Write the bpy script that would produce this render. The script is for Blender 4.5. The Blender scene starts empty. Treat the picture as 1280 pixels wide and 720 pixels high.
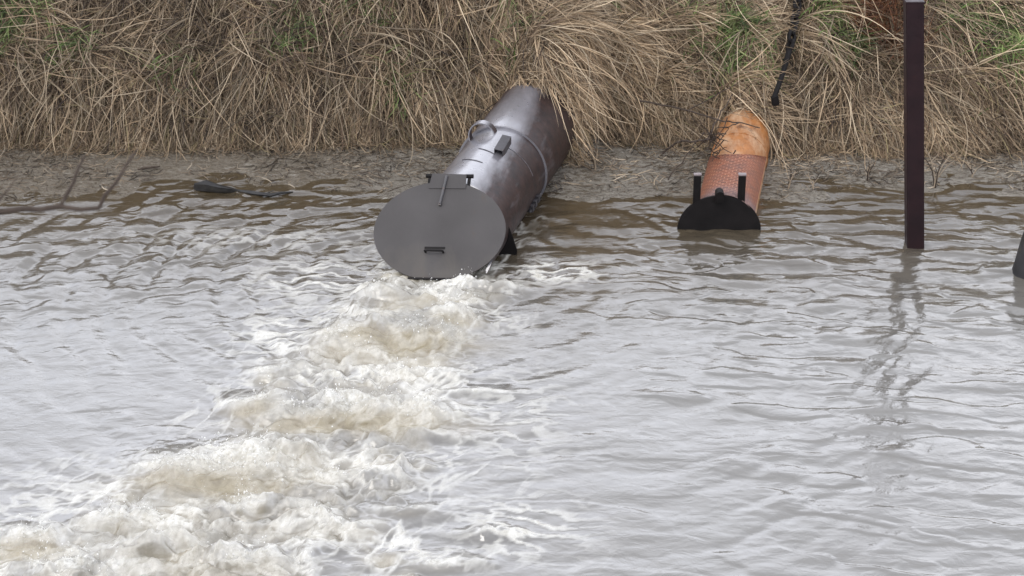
import bpy, bmesh, math, random
import numpy as np
from mathutils import Vector, Matrix

R = math.radians
random.seed(7)
rng = np.random.default_rng(11)
S = bpy.context.scene
COL = S.collection

# ------------------------------------------------------------ camera model
PITCH, DIST, FPX = R(25), 22.0, 2500.0
CAM = Vector((0, -DIST*math.cos(PITCH), DIST*math.sin(PITCH)))
FWD = Vector((0, math.cos(PITCH), -math.sin(PITCH)))
UP = Vector((0, math.sin(PITCH), math.cos(PITCH)))
def ray(px, py):
    return (FWD + Vector((1, 0, 0))*((px-640)/FPX) + UP*((360-py)/FPX))
def P(px, py, z=0.0):
    r = ray(px, py)
    return CAM + r*((z-CAM.z)/r.z)
def PY(px, py, y):
    r = ray(px, py)
    return CAM + r*((y-CAM.y)/r.y)

# ------------------------------------------------------------ noise
_perm = rng.permutation(512)
_perm = np.concatenate([_perm, _perm, _perm])
_ga = rng.random(512)*2*math.pi
_gx, _gy = np.cos(_ga), np.sin(_ga)
def noise(x, y, s=0):
    x = np.asarray(x, float)+s*17.31; y = np.asarray(y, float)+s*9.77
    xi = np.floor(x).astype(int); yi = np.floor(y).astype(int)
    xf = x-xi; yf = y-yi
    u = xf*xf*xf*(xf*(xf*6-15)+10); v = yf*yf*yf*(yf*(yf*6-15)+10)
    def g(i, j, dx, dy):
        h = _perm[_perm[(i & 511)]+(j & 511)] & 511
        return _gx[h]*dx+_gy[h]*dy
    a = g(xi, yi, xf, yf); b = g(xi+1, yi, xf-1, yf)
    c = g(xi, yi+1, xf, yf-1); d = g(xi+1, yi+1, xf-1, yf-1)
    return (a+u*(b-a)+v*((c+u*(d-c))-(a+u*(b-a))))*1.5
def fbm(x, y, o=4, s=0, g=0.5):
    t = 0; a = 1; n = 0
    for k in range(o):
        t = t+a*noise(x*2**k, y*2**k, s+k*3.1); n += a; a *= g
    return t/n
def sst(a, b, x):
    t = np.clip((x-a)/(b-a), 0, 1); return t*t*(3-2*t)

# ------------------------------------------------------------ mesh helpers
def fast_mesh(name, co, quads):
    me = bpy.data.meshes.new(name)
    co = np.ascontiguousarray(co, np.float32); q = np.ascontiguousarray(quads, np.int32)
    me.vertices.add(len(co)); me.vertices.foreach_set('co', co.ravel())
    me.loops.add(q.size); me.loops.foreach_set('vertex_index', q.ravel())
    me.polygons.add(len(q))
    me.polygons.foreach_set('loop_start', np.arange(len(q), dtype=np.int32)*q.shape[1])
    me.polygons.foreach_set('loop_total', np.full(len(q), q.shape[1], np.int32))
    me.update(calc_edges=True)
    return me
def color_attr(me, name, rgb):
    a = me.color_attributes.new(name, 'FLOAT_COLOR', 'POINT')
    c = np.ones((len(rgb), 4), np.float32); c[:, :3] = rgb
    a.data.foreach_set('color', c.ravel())
def float_attr(me, name, v):
    a = me.attributes.new(name, 'FLOAT', 'POINT')
    a.data.foreach_set('value', np.ascontiguousarray(v, np.float32))
def smooth(me):
    me.polygons.foreach_set('use_smooth', np.ones(len(me.polygons), bool))
def link(name, me, mat, parent=None, label=None, cat=None, group=None, kind=None):
    o = bpy.data.objects.new(name, me); COL.objects.link(o)
    if mat: me.materials.append(mat)
    if parent: o.parent = parent
    if label: o['label'] = label
    if cat: o['category'] = cat
    if group: o['group'] = group
    if kind: o['kind'] = kind
    return o
def empty(name, loc, label, cat, group=None):
    o = bpy.data.objects.new(name, None); COL.objects.link(o)
    o.location = loc; o.empty_display_size = .2
    o['label'] = label; o['category'] = cat
    if group: o['group'] = group
    return o
def grid_quads(nx, ny):
    i = np.arange(nx-1); j = np.arange(ny-1)
    I, J = np.meshgrid(i, j)
    a = (J*nx+I).ravel()
    return np.stack([a, a+1, a+1+nx, a+nx], 1)

class B:
    """collects solids in world coordinates; build() makes them one mesh, local to its parent chain"""
    def __init__(s): s.bm = bmesh.new()
    def box(s, c, ax, ay, az, bev=0.0):
        """centre and three half-extent vectors"""
        t = bmesh.new()
        r = bmesh.ops.create_cube(t, size=2)
        M = Matrix((ax, ay, az)).transposed()
        for v in t.verts: v.co = M @ v.co
        if bev: bmesh.ops.bevel(t, geom=t.edges[:], offset=bev, segments=2, affect='EDGES')
        for v in t.verts: v.co += c
        s._merge(t); return s
    def tube(s, pts, rad, n=10, cap=True):
        pts = [Vector(p) for p in pts]
        if not hasattr(rad, '__len__'): rad = [rad]*len(pts)
        rings = []; prev = None
        for k, p in enumerate(pts):
            d = (pts[min(k+1, len(pts)-1)]-pts[max(k-1, 0)]).normalized()
            if prev is None:
                a = d.orthogonal().normalized()
            else:
                a = (prev-d*prev.dot(d)).normalized()
            prev = a; b = d.cross(a)
            rings.append([s.bm.verts.new(p+(a*math.cos(2*math.pi*i/n)+b*math.sin(2*math.pi*i/n))*rad[k]) for i in range(n)])
        for r0, r1 in zip(rings, rings[1:]):
            for i in range(n):
                s.bm.faces.new((r0[i], r0[(i+1) % n], r1[(i+1) % n], r1[i]))
        if cap:
            s.bm.faces.new(rings[0][::-1]); s.bm.faces.new(rings[-1])
        return s
    def prism(s, poly, nrm, th, bev=0.0):
        """flat polygon (world points) extruded along nrm"""
        t = bmesh.new()
        a = [t.verts.new(p-nrm*th/2) for p in poly]; b = [t.verts.new(p+nrm*th/2) for p in poly]
        t.faces.new(a[::-1]); t.faces.new(b)
        n = len(poly)
        for i in range(n): t.faces.new((a[i], a[(i+1) % n], b[(i+1) % n], b[i]))
        if bev:
            es = [e for e in t.edges if len(e.link_faces) == 2 and any(len(f.verts) > 4 for f in e.link_faces)]
            bmesh.ops.bevel(t, geom=es, offset=bev, segments=2, affect='EDGES')
        s._merge(t); return s
    def _merge(s, t):
        me = bpy.data.meshes.new('tmp'); t.to_mesh(me); t.free()
        s.bm.from_mesh(me); bpy.data.meshes.remove(me)
    def build(s, name, mat, parent=None, auto=True, **kw):
        bmesh.ops.recalc_face_normals(s.bm, faces=s.bm.faces[:])
        org = Vector((0, 0, 0)); q = parent
        while q: org += q.location; q = q.parent
        own = kw.pop('origin', None)
        sh = Vector(own) if own else org
        for v in s.bm.verts: v.co -= sh
        me = bpy.data.meshes.new(name); s.bm.to_mesh(me); s.bm.free()
        if auto:
            smooth(me)
            try: me.set_sharp_from_angle(angle=R(40))
            except Exception: pass
        o = link(name, me, mat, parent, **kw)
        if own: o.location = own
        return o

# ------------------------------------------------------------ materials
def mat_new(name):
    m = bpy.data.materials.new(name); m.use_nodes = True
    nt = m.node_tree; nt.nodes.clear()
    out = nt.nodes.new('ShaderNodeOutputMaterial'); b = nt.nodes.new('ShaderNodeBsdfPrincipled')
    nt.links.new(b.outputs[0], out.inputs[0])
    return m, nt, b
def nd(nt, t, **kw):
    n = nt.nodes.new(t)
    for k, v in kw.items(): setattr(n, k, v)
    return n
def nz(nt, scale, detail=4, rough=.55, vec=None, dist=0):
    n = nd(nt, 'ShaderNodeTexNoise'); n.inputs['Scale'].default_value = scale
    n.inputs['Detail'].default_value = detail; n.inputs['Roughness'].default_value = rough
    n.inputs['Distortion'].default_value = dist
    if vec is not None: nt.links.new(vec, n.inputs['Vector'])
    return n.outputs['Fac']
def objvec(nt, scale=(1, 1, 1), rot=(0, 0, 0)):
    t = nd(nt, 'ShaderNodeTexCoord'); m = nd(nt, 'ShaderNodeMapping')
    m.inputs['Scale'].default_value = scale; m.inputs['Rotation'].default_value = rot
    nt.links.new(t.outputs['Object'], m.inputs[0]); return m.outputs[0]
def ramp(nt, fac, stops):
    r = nd(nt, 'ShaderNodeValToRGB'); e = r.color_ramp.elements
    while len(e) < len(stops): e.new(.5)
    for k, (p, c) in enumerate(stops):
        e[k].position = p; e[k].color = (*c, 1) if len(c) == 3 else c
    nt.links.new(fac, r.inputs[0]); return r.outputs[0]
def mix(nt, f, a, b, mode='MIX'):
    n = nd(nt, 'ShaderNodeMix', data_type='RGBA', blend_type=mode)
    for i, v in ((0, f), (6, a), (7, b)):
        if hasattr(v, 'links') or hasattr(v, 'is_linked'): nt.links.new(v, n.inputs[i])
        elif i == 0: n.inputs[0].default_value = v
        else: n.inputs[i].default_value = (*v, 1)
    return n.outputs[2]
def bump(nt, h, b, strength=.3, dist=.02, prev=None):
    n = nd(nt, 'ShaderNodeBump'); n.inputs['Strength'].default_value = strength; n.inputs['Distance'].default_value = dist
    nt.links.new(h, n.inputs['Height'])
    if prev is not None: nt.links.new(prev, n.inputs['Normal'])
    nt.links.new(n.outputs[0], b.inputs['Normal']); return n.outputs[0]
def grey(v): return (v, v, v)
def mrange(nt, v, a, b, c, d):
    n = nd(nt, 'ShaderNodeMapRange'); nt.links.new(v, n.inputs[0])
    for i, x in enumerate((a, b, c, d)): n.inputs[i+1].default_value = x
    return n.outputs[0]

def metal_mat(name, c1, c2, rust, rust_lo=.55, rough=(.3, .5), metallic=.0, scale=3, spec=.5, bstr=.15):
    m, nt, b = mat_new(name)
    v = objvec(nt)
    base = mix(nt, ramp(nt, nz(nt, scale, 6, .6, v), [(.35, grey(0)), (.65, grey(1))]), c1, c2)
    rf = ramp(nt, nz(nt, scale*.9, 9, .72, v, .6), [(rust_lo, grey(0)), (rust_lo+.1, grey(1))])
    nt.links.new(mix(nt, rf, base, rust), b.inputs['Base Color'])
    nt.links.new(mrange(nt, nz(nt, scale*4, 6, .7, v), .3, .7, rough[0], rough[1]), b.inputs['Roughness'])
    b.inputs['Metallic'].default_value = metallic
    b.inputs['Specular IOR Level'].default_value = spec
    n1 = bump(nt, nz(nt, scale*12, 6, .7, v), b, bstr, .004)
    bump(nt, nz(nt, scale*.8, 2, .5, v), b, .35, .03, n1)
    return m, nt, b

M = {}
# main pipe: bituminous dark steel, wet sheen, flanks darkened by rust and painted shade, rust towards the bank
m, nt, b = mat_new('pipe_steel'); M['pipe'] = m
v = objvec(nt)
sep = nd(nt, 'ShaderNodeSeparateXYZ'); tc = nd(nt, 'ShaderNodeTexCoord'); nt.links.new(tc.outputs['Object'], sep.inputs[0])
streak = nz(nt, 5, 6, .6, objvec(nt, (1, .25, 1.6)))
blot = nz(nt, 1.7, 8, .65, v, .5)
c = mix(nt, ramp(nt, blot, [(.30, grey(0)), (.70, grey(1))]), (.19, .183, .197), (.27, .265, .292))  # pale bluish base, raised so the unrusted top holds a painted highlight
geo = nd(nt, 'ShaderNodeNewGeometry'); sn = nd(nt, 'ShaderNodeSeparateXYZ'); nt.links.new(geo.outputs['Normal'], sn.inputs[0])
side = mrange(nt, sn.outputs[0], .12, .62, 0, .48)     # right flank: rust, spread wider to paint in the dark side
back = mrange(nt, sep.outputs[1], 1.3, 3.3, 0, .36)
lside = mrange(nt, sn.outputs[0], -.35, -.85, 0, .45); sm = nd(nt, 'ShaderNodeMath', operation='ADD'); nt.links.new(side, sm.inputs[0]); nt.links.new(lside, sm.inputs[1])  # left flank darkened in colour as well, painted shade
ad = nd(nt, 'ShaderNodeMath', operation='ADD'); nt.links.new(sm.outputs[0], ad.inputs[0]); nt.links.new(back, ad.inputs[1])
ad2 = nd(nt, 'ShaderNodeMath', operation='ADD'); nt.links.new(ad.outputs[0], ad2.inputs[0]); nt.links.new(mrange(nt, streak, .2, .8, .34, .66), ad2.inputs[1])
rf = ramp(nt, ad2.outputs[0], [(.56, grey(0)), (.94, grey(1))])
rust_shade = mix(nt, ramp(nt, nz(nt, 9, 6, .7, v), [(.35, grey(0)), (.65, grey(1))]), (.021, .015, .015), (.050, .028, .024))  # rust tone that also carries the flanks' painted shade
nt.links.new(mix(nt, rf, c, rust_shade), b.inputs['Base Color'])
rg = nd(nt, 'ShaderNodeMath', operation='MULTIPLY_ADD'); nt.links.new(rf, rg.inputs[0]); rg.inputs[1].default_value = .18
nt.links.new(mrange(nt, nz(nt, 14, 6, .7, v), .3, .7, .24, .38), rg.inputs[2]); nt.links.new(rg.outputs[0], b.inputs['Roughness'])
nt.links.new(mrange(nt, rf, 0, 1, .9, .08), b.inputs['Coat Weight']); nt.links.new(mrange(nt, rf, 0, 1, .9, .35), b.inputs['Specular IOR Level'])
b.inputs['Specular IOR Level'].default_value = .9; b.inputs['Metallic'].default_value = .20; b.inputs['Coat Roughness'].default_value = .16
n1 = bump(nt, nz(nt, 40, 6, .7, v), b, .12, .004)
bump(nt, nz(nt, 2.2, 3, .5, v), b, .3, .04, n1)

M['lid'], nt, b = metal_mat('lid_paint', (.062, .057, .056), (.080, .074, .073), (.085, .068, .06), .60, (.55, .7), 0, 2.2, .3, .1)
bc = b.inputs['Base Color'].links[0].from_socket
lt_ = nd(nt, 'ShaderNodeTexCoord'); ls = nd(nt, 'ShaderNodeSeparateXYZ'); nt.links.new(lt_.outputs['Object'], ls.inputs[0])
lv = objvec(nt); low = mrange(nt, ls.outputs[2], .10, -.28, -.15, .34)
la = nd(nt, 'ShaderNodeMath', operation='ADD'); nt.links.new(low, la.inputs[0]); nt.links.new(nz(nt, 4, 9, .6, objvec(nt, (1.2, .6, .6)), .3), la.inputs[1])
bc = mix(nt, ramp(nt, la.outputs[0], [(.56, grey(0)), (.90, grey(.38))]), bc, (.13, .115, .095))
bc = mix(nt, ramp(nt, nz(nt, 26, 8, .75, objvec(nt, (3.0, .35, .35))), [(.60, grey(0)), (.72, grey(.35))]), bc, (.16, .145, .14))
nt.links.new(mix(nt, ramp(nt, nz(nt, 45, 6, .7, lv), [(.66, grey(0)), (.72, grey(.7))]), bc, (.035, .025, .022)), b.inputs['Base Color'])
M['black'], nt, b = metal_mat('black_wet_steel', (.006, .005, .005), (.011, .009, .009), (.03, .015, .01), .64, (.45, .65), 0, 5, .18)
M['post'], nt, b = metal_mat('maroon_post_paint', (.014, .006, .008), (.022, .009, .011), (.035, .013, .010), .60, (.4, .6), 0, 4, .3)
M['darksteel'], nt, b = metal_mat('bracket_steel', (.045, .042, .045), (.07, .065, .07), (.07, .035, .022), .58, (.35, .5), 0, 9, .6)
M['palecap'], nt, b = metal_mat('pale_cap', (.20, .165, .165), (.27, .23, .23), (.15, .10, .08), .62, (.4, .6), 0, 9, .5)
# orange pipe
m, nt, b = mat_new('orange_coating'); M['orange'] = m
v = objvec(nt)
c = mix(nt, ramp(nt, nz(nt, 2.4, 8, .7, v), [(.35, grey(0)), (.68, grey(1))]), (.47, .19, .055), (.25, .095, .03))
c = mix(nt, ramp(nt, nz(nt, 4, 9, .75, objvec(nt, (1, .35, 1))), [(.44, grey(0)), (.62, grey(.9))]), c, (.56, .37, .23))
c = mix(nt, ramp(nt, nz(nt, 5.5, 9, .75, v, .8), [(.56, grey(0)), (.66, grey(.85))]), c, (.10, .05, .03))
nt.links.new(c, b.inputs['Base Color'])
nt.links.new(mrange(nt, nz(nt, 15, 5, .6, v), .3, .7, .28, .5), b.inputs['Roughness'])
n1 = bump(nt, nz(nt, 50, 5, .7, v), b, .15, .004); bump(nt, nz(nt, 3, 3, .5, v), b, .25, .02, n1)
# brick-bond mesh sleeve (uses the sleeve's own uv)
m, nt, b = mat_new('red_mesh_sleeve'); M['sleeve'] = m
uv = nd(nt, 'ShaderNodeUVMap'); bt = nd(nt, 'ShaderNodeTexBrick')
nt.links.new(uv.outputs[0], bt.inputs['Vector'])
bt.inputs['Scale'].default_value = 1; bt.inputs['Brick Width'].default_value = .078; bt.inputs['Row Height'].default_value = .043
bt.inputs['Mortar Size'].default_value = .0075; bt.inputs['Mortar Smooth'].default_value = .3; bt.inputs['Bias'].default_value = 0
bt.inputs['Color1'].default_value = (.24, .058, .022, 1); bt.inputs['Color2'].default_value = (.10, .026, .014, 1)
bt.inputs['Mortar'].default_value = (.38, .175, .10, 1)
gr = nz(nt, 6, 6, .7, objvec(nt))
sepu = nd(nt, 'ShaderNodeSeparateXYZ'); nt.links.new(uv.outputs[0], sepu.inputs[0])
lowgrey = ramp(nt, sepu.outputs[1], [(.0, grey(.85)), (.30, grey(0))])
c = mix(nt, ramp(nt, gr, [(.42, grey(0)), (.72, grey(.7))]), bt.outputs['Color'], (.12, .06, .05))
c2 = mix(nt, .75, c, (.16, .14, .15))
nt.links.new(mix(nt, lowgrey, c, c2), b.inputs['Base Color'])
b.inputs['Roughness'].default_value = .5
bump(nt, bt.outputs['Fac'], b, .6, .006)

# ground: wet mud + dark earth under the grass
m, nt, b = mat_new('wet_mud'); M['ground'] = m
v = objvec(nt)
big = nz(nt, .9, 6, .6, v); fine = nz(nt, 16, 9, .75, objvec(nt, (.55, 1, 1)))
mud = mix(nt, ramp(nt, big, [(.40, grey(0)), (.60, grey(1))]), (.125, .100, .068), (.205, .182, .148))
mud = mix(nt, ramp(nt, fine, [(.44, grey(0)), (.58, grey(1))]), mud, (.30, .27, .225))
mud = mix(nt, ramp(nt, nz(nt, 30, 7, .7, objvec(nt, (.5, 1, 1))), [(.36, grey(1)), (.47, grey(0))]), mud, (.040, .030, .022))
tcg = nd(nt, 'ShaderNodeTexCoord'); sxg = nd(nt, 'ShaderNodeSeparateXYZ'); nt.links.new(tcg.outputs['Object'], sxg.inputs[0])
mud = mix(nt, mrange(nt, sxg.outputs[0], -2.6, -1.0, .75, .0), mud, mix(nt, fine, (.085, .066, .042), (.21, .172, .125)))
mud = mix(nt, ramp(nt, nz(nt, 24, 8, .75, objvec(nt, (.35, 1, 1)), 1.0), [(.55, grey(0)), (.66, grey(.9))]), mud, (.40, .37, .32))
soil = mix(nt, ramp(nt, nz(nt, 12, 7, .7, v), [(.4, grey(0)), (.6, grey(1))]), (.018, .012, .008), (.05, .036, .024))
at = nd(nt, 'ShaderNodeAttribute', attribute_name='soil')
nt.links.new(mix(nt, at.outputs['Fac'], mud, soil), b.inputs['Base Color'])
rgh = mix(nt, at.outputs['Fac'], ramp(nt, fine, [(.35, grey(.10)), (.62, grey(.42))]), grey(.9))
nt.links.new(rgh, b.inputs['Roughness'])
n1 = bump(nt, nz(nt, 22, 8, .7, objvec(nt, (.6, 1, 1))), b, 1.0, .05)
bump(nt, nz(nt, 90, 4, .6, v), b, .5, .006, n1)

# blades
def blade_mat(name, rough=.55):
    m, nt, b = mat_new(name)
    at = nd(nt, 'ShaderNodeAttribute', attribute_name='col')
    nt.links.new(at.outputs['Color'], b.inputs['Base Color'])
    b.inputs['Roughness'].default_value = rough; b.inputs['Specular IOR Level'].default_value = .3
    tr = nd(nt, 'ShaderNodeBsdfTranslucent'); nt.links.new(at.outputs['Color'], tr.inputs[0])
    ms = nd(nt, 'ShaderNodeMixShader'); ms.inputs[0].default_value = .15
    out = [n for n in nt.nodes if n.type == 'OUTPUT_MATERIAL'][0]
    nt.links.new(b.outputs[0], ms.inputs[1]); nt.links.new(tr.outputs[0], ms.inputs[2]); nt.links.new(ms.outputs[0], out.inputs[0])
    return m
M['grass'] = blade_mat('dry_grass')
M['twig'], nt, b = metal_mat('bark', (.035, .024, .018), (.075, .055, .042), (.11, .09, .07), .6, (.6, .9), 0, 20, .3, .5)
M['wood'], nt, b = metal_mat('wet_wood', (.007, .006, .006), (.016, .014, .012), (.05, .045, .03), .6, (.25, .5), 0, 12, .5, .6)
M['pile'], nt, b = metal_mat('old_pile_timber', (.014, .013, .014), (.035, .033, .034), (.075, .066, .035), .58, (.4, .7), 0, 6, .4, .6)

# water
m, nt, b = mat_new('muddy_water'); M['water'] = m
ca = nd(nt, 'ShaderNodeAttribute', attribute_name='col')
fa = nd(nt, 'ShaderNodeAttribute', attribute_name='foam')
v = objvec(nt)
fn = nz(nt, 14, 9, .80, objvec(nt, (1, .6, 1)), .8)
fvar = mix(nt, ramp(nt, fn, [(.38, grey(0)), (.58, grey(1))]), (.56, .53, .46), (1.0, 1.0, 1.0))
fmul = mix(nt, fa.outputs['Fac'], (1, 1, 1), fvar)
nt.links.new(mix(nt, 1.0, ca.outputs['Color'], fmul, 'MULTIPLY'), b.inputs['Base Color'])
nt.links.new(mrange(nt, fa.outputs['Fac'], 0, 1, .045, .40), b.inputs['Roughness'])
b.inputs['IOR'].default_value = 2.05
nb = nd(nt, 'ShaderNodeBump'); nb.inputs['Strength'].default_value = .5; nb.inputs['Distance'].default_value = .018
nt.links.new(nz(nt, 7, 5, .6, objvec(nt, (.55, 1.0, 1), (0, 0, .25)), .5), nb.inputs['Height'])
nb2 = nd(nt, 'ShaderNodeBump'); nb2.inputs['Distance'].default_value = .03
nt.links.new(mrange(nt, fa.outputs['Fac'], 0, 1, .0, .65), nb2.inputs['Strength'])
nt.links.new(nz(nt, 26, 9, .8, v, .6), nb2.inputs['Height']); nt.links.new(nb.outputs[0], nb2.inputs['Normal'])
nt.links.new(nb2.outputs[0], b.inputs['Normal'])
m, nt, b = mat_new('spray_water'); M['spray'] = m
b.inputs['Base Color'].default_value = (.82, .81, .77, 1); b.inputs['Roughness'].default_value = .2

# ------------------------------------------------------------ pipes' axes
def frame(yaw, dip):
    """a: from the mouth into the bank, s: right, u: up"""
    a = Vector((math.sin(yaw)*math.cos(dip), math.cos(yaw)*math.cos(dip), math.sin(dip))).normalized()
    s = a.cross(Vector((0, 0, 1))).normalized(); u = s.cross(a).normalized()
    return a, s, u
A1, S1, U1 = frame(R(16.2), R(2)); R1 = .535; L1 = 5.2
C1 = P(590, 264, .35)        # mouth centre of the big pipe
A2, S2, U2 = frame(R(11.5), R(5)); R2 = .345; L2 = 4.4
_e = P(898, 285, 0); C2 = Vector((_e.x+.070, _e.y+.03, .060))

# ------------------------------------------------------------ terrain
def interp(x, pts): 
    xs, ys = zip(*pts); return np.interp(x, xs, ys)
_gl = [(P(px, py)[0], P(px, py)[1]) for px, py in ((-60, 190), (150, 192), (330, 190), (560, 184), (720, 182), (860, 188), (980, 196), (1130, 198), (1340, 194))]
_wl = [(P(px, py)[0], P(px, py)[1]) for px, py in ((-60, 262), (60, 262), (150, 248), (205, 224), (300, 226), (360, 236), (460, 247), (640, 250), (760, 250), (850, 252), (960, 262), (1010, 256), (1060, 246), (1140, 238), (1240, 244), (1340, 250))]
XP1 = C1.x+A1.x*2.95; XP2 = C2.x+A2.x*2.6
def yg(x): return interp(x, _gl)+.10*noise(x*1.3, x*0+3.3, 5)-.85*np.exp(-((x-XP1)/.50)**6)-.35*np.exp(-((x-XP2)/.34)**6)
def yw(x): return interp(x, _wl)+.26*fbm(x*1.5, x*0+1.3, 5, 8, .6)
def H(x, y):
    g = yg(x); w = yw(x)
    t = (y-w)/np.maximum(g-w, .2)
    mud = .008+.09*np.clip(t, 0, 1)**1.4
    mud = mud+.035*fbm(x*2.2, y*3.2, 5, 2)+.008*noise(x*9, y*16, 4)
    bed = -.35*np.maximum(w-y, 0)
    bed = np.maximum(bed, -1.2)
    d = np.maximum(y-g, 0)
    prof = np.interp(d, [0, .12, .45, 1.0, 1.6, 2.6, 3.3, 5, 9, 400], [0, .22, .62, .98, 1.36, 2.0, 2.3, 2.4, 2.3, 2.2])
    tus = sst(0, .5, d)*(.20*fbm(x*1.1, y*1.3, 3, 21)+.15*noise(x*2.6, y*3, 31))*np.where(d > 8, .5, 1)
    # thick combed mat right of the big pipe, ending in a lip up-slope of it
    xl = .12-.80*(y-4.1)+.12*noise(x*2, y*2, 33)
    mat = .42*sst(xl, xl+.28, x)*(1-sst(xl+1.0, xl+2.9, x))*sst(.1, .8, d)*(1-sst(1.9, 3.2, d))
    for (cx0, cy0, ax0, ay0, l0, zt, wd) in ((C1.x, C1.y, A1.x, A1.y, 2.50, C1.z+R1+.10, .50), (C2.x, C2.y, A2.x, A2.y, 2.45, C2.z+R2+.36, .36)):
        lq = (x-cx0)*ax0+(y-cy0)*ay0; cq = (x-cx0)*ay0-(y-cy0)*ax0
        tgt = zt*np.exp(-(cq/wd)**4)*sst(l0, l0+.3, lq+.1*noise(x*4, y*4, 9))*(1-sst(l0+1.0, l0+2.0, lq))
        prof = np.maximum(prof, tgt)
    z = mud*(1-sst(0, .25, d)*.0)+bed+prof+tus+mat
    # near bank, under the camera
    nb_ = np.clip((-10.5-y)/10.5, 0, 1)
    z = np.where(y < -9, np.maximum(z, -1.2+nb_*8.2+.1*fbm(x*.6, y*.6, 3, 3)), z)
    return z
def axis_pts(lo, hi, step, far, n):
    core = np.arange(lo, hi+step/2, step)
    g = np.geomspace(step, 1, n)
    e = np.cumsum(np.geomspace(step*2, far/3.5, n)); e = e*far/e[-1]
    return np.concatenate([(lo-e)[::-1], core, hi+e])
gx = axis_pts(-8.5, 8.5, .05, 500, 26)
gy = np.concatenate([np.linspace(-300, -24, 12), np.arange(-22, 0, .6), np.arange(0, 2.0, .12), np.arange(2.0, 8.5, .05), 8.5+np.cumsum(np.geomspace(.1, 160, 24))])
X, Y = np.meshgrid(gx, gy)
Z = H(X, Y)
me = fast_mesh('ground', np.stack([X.ravel(), Y.ravel(), Z.ravel()], 1), grid_quads(len(gx), len(gy)))
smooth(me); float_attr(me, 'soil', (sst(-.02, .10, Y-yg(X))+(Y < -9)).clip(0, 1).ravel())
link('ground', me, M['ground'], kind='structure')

# ------------------------------------------------------------ water
# plume of white water: centreline and half width, in ground coordinates
_pl = [(562, 330, 85), (550, 352, 112), (518, 392, 118), (480, 440, 125), (465, 480, 132), (430, 530, 145), (365, 585, 175), (290, 640, 195), (215, 700, 235), (150, 760, 265), (40, 900, 330)]
_plg = sorted([(P(px, py)[1], P(px, py)[0], w*.88/2500*22) for px, py, w in _pl])
def plume(x, y):
    ys = [p[0] for p in _plg]
    cx = np.interp(y, ys, [p[1] for p in _plg]); w = np.interp(y, ys, [p[2] for p in _plg])
    e = .55*fbm(x*.9+3, y*.9, 4, 41)
    q = np.abs(x-cx)/w+e*.95+.30*fbm(x*2.6, y*4.2, 3, 43)
    end = 1-sst(_plg[-1][0]-.3, _plg[-1][0]+.15, y)
    return (1-sst(.55, 1.05, q))*end, 1-sst(.7, 1.9, q), cx, w
humps = []   # px, py, half-length x, half-depth y, height, skew to camera, tone (0 white .. 1 tan)
for h in ((535, 378, .70, .18, .13, .5, .15), (468, 380, .33, .22, .12, .4, .1), (618, 362, .42, .13, .10, .4, .0),
          (505, 415, .72, .40, .31, 1.0, 1.1), (430, 436, .36, .32, .17, .8, .5), (575, 405, .30, .2, .12, .6, .8),
          (520, 470, .50, .10, .09, .7, .1), (595, 492, .40, .09, .07, .6, .0), (350, 470, .35, .16, .13, .7, .2),
          (450, 522, .95, .26, .26, 1.1, 1.15), (320, 510, .30, .20, .20, .9, .8), (560, 548, .5, .1, .06, .4, .0),
          (380, 570, .30, .2, .12, .7, .3), (265, 592, .80, .36, .30, 1.0, 1.0), (330, 640, .5, .14, .14, .6, .3), (460, 600, .5, .12, .08, .5, .1),
          (30, 680, .5, .20, .18, .8, .8), (150, 655, .4, .15, .12, .6, .3), (200, 690, .45, .18, .15, .6, .4), (430, 660, .4, .12, .13, .6, .1), (330, 705, .4, .13, .16, .7, .2), (500, 640, .35, .1, .08, .5, .1), (110, 720, .6, .2, .14, .6, .3), (610, 665, .32, .09, .09, .5, .0), (560, 705, .4, .1, .08, .5, .1)):
    p = P(h[0], h[1]); humps.append((p.x, p.y, *h[2:]))
SRC = P(555, 350)
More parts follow.
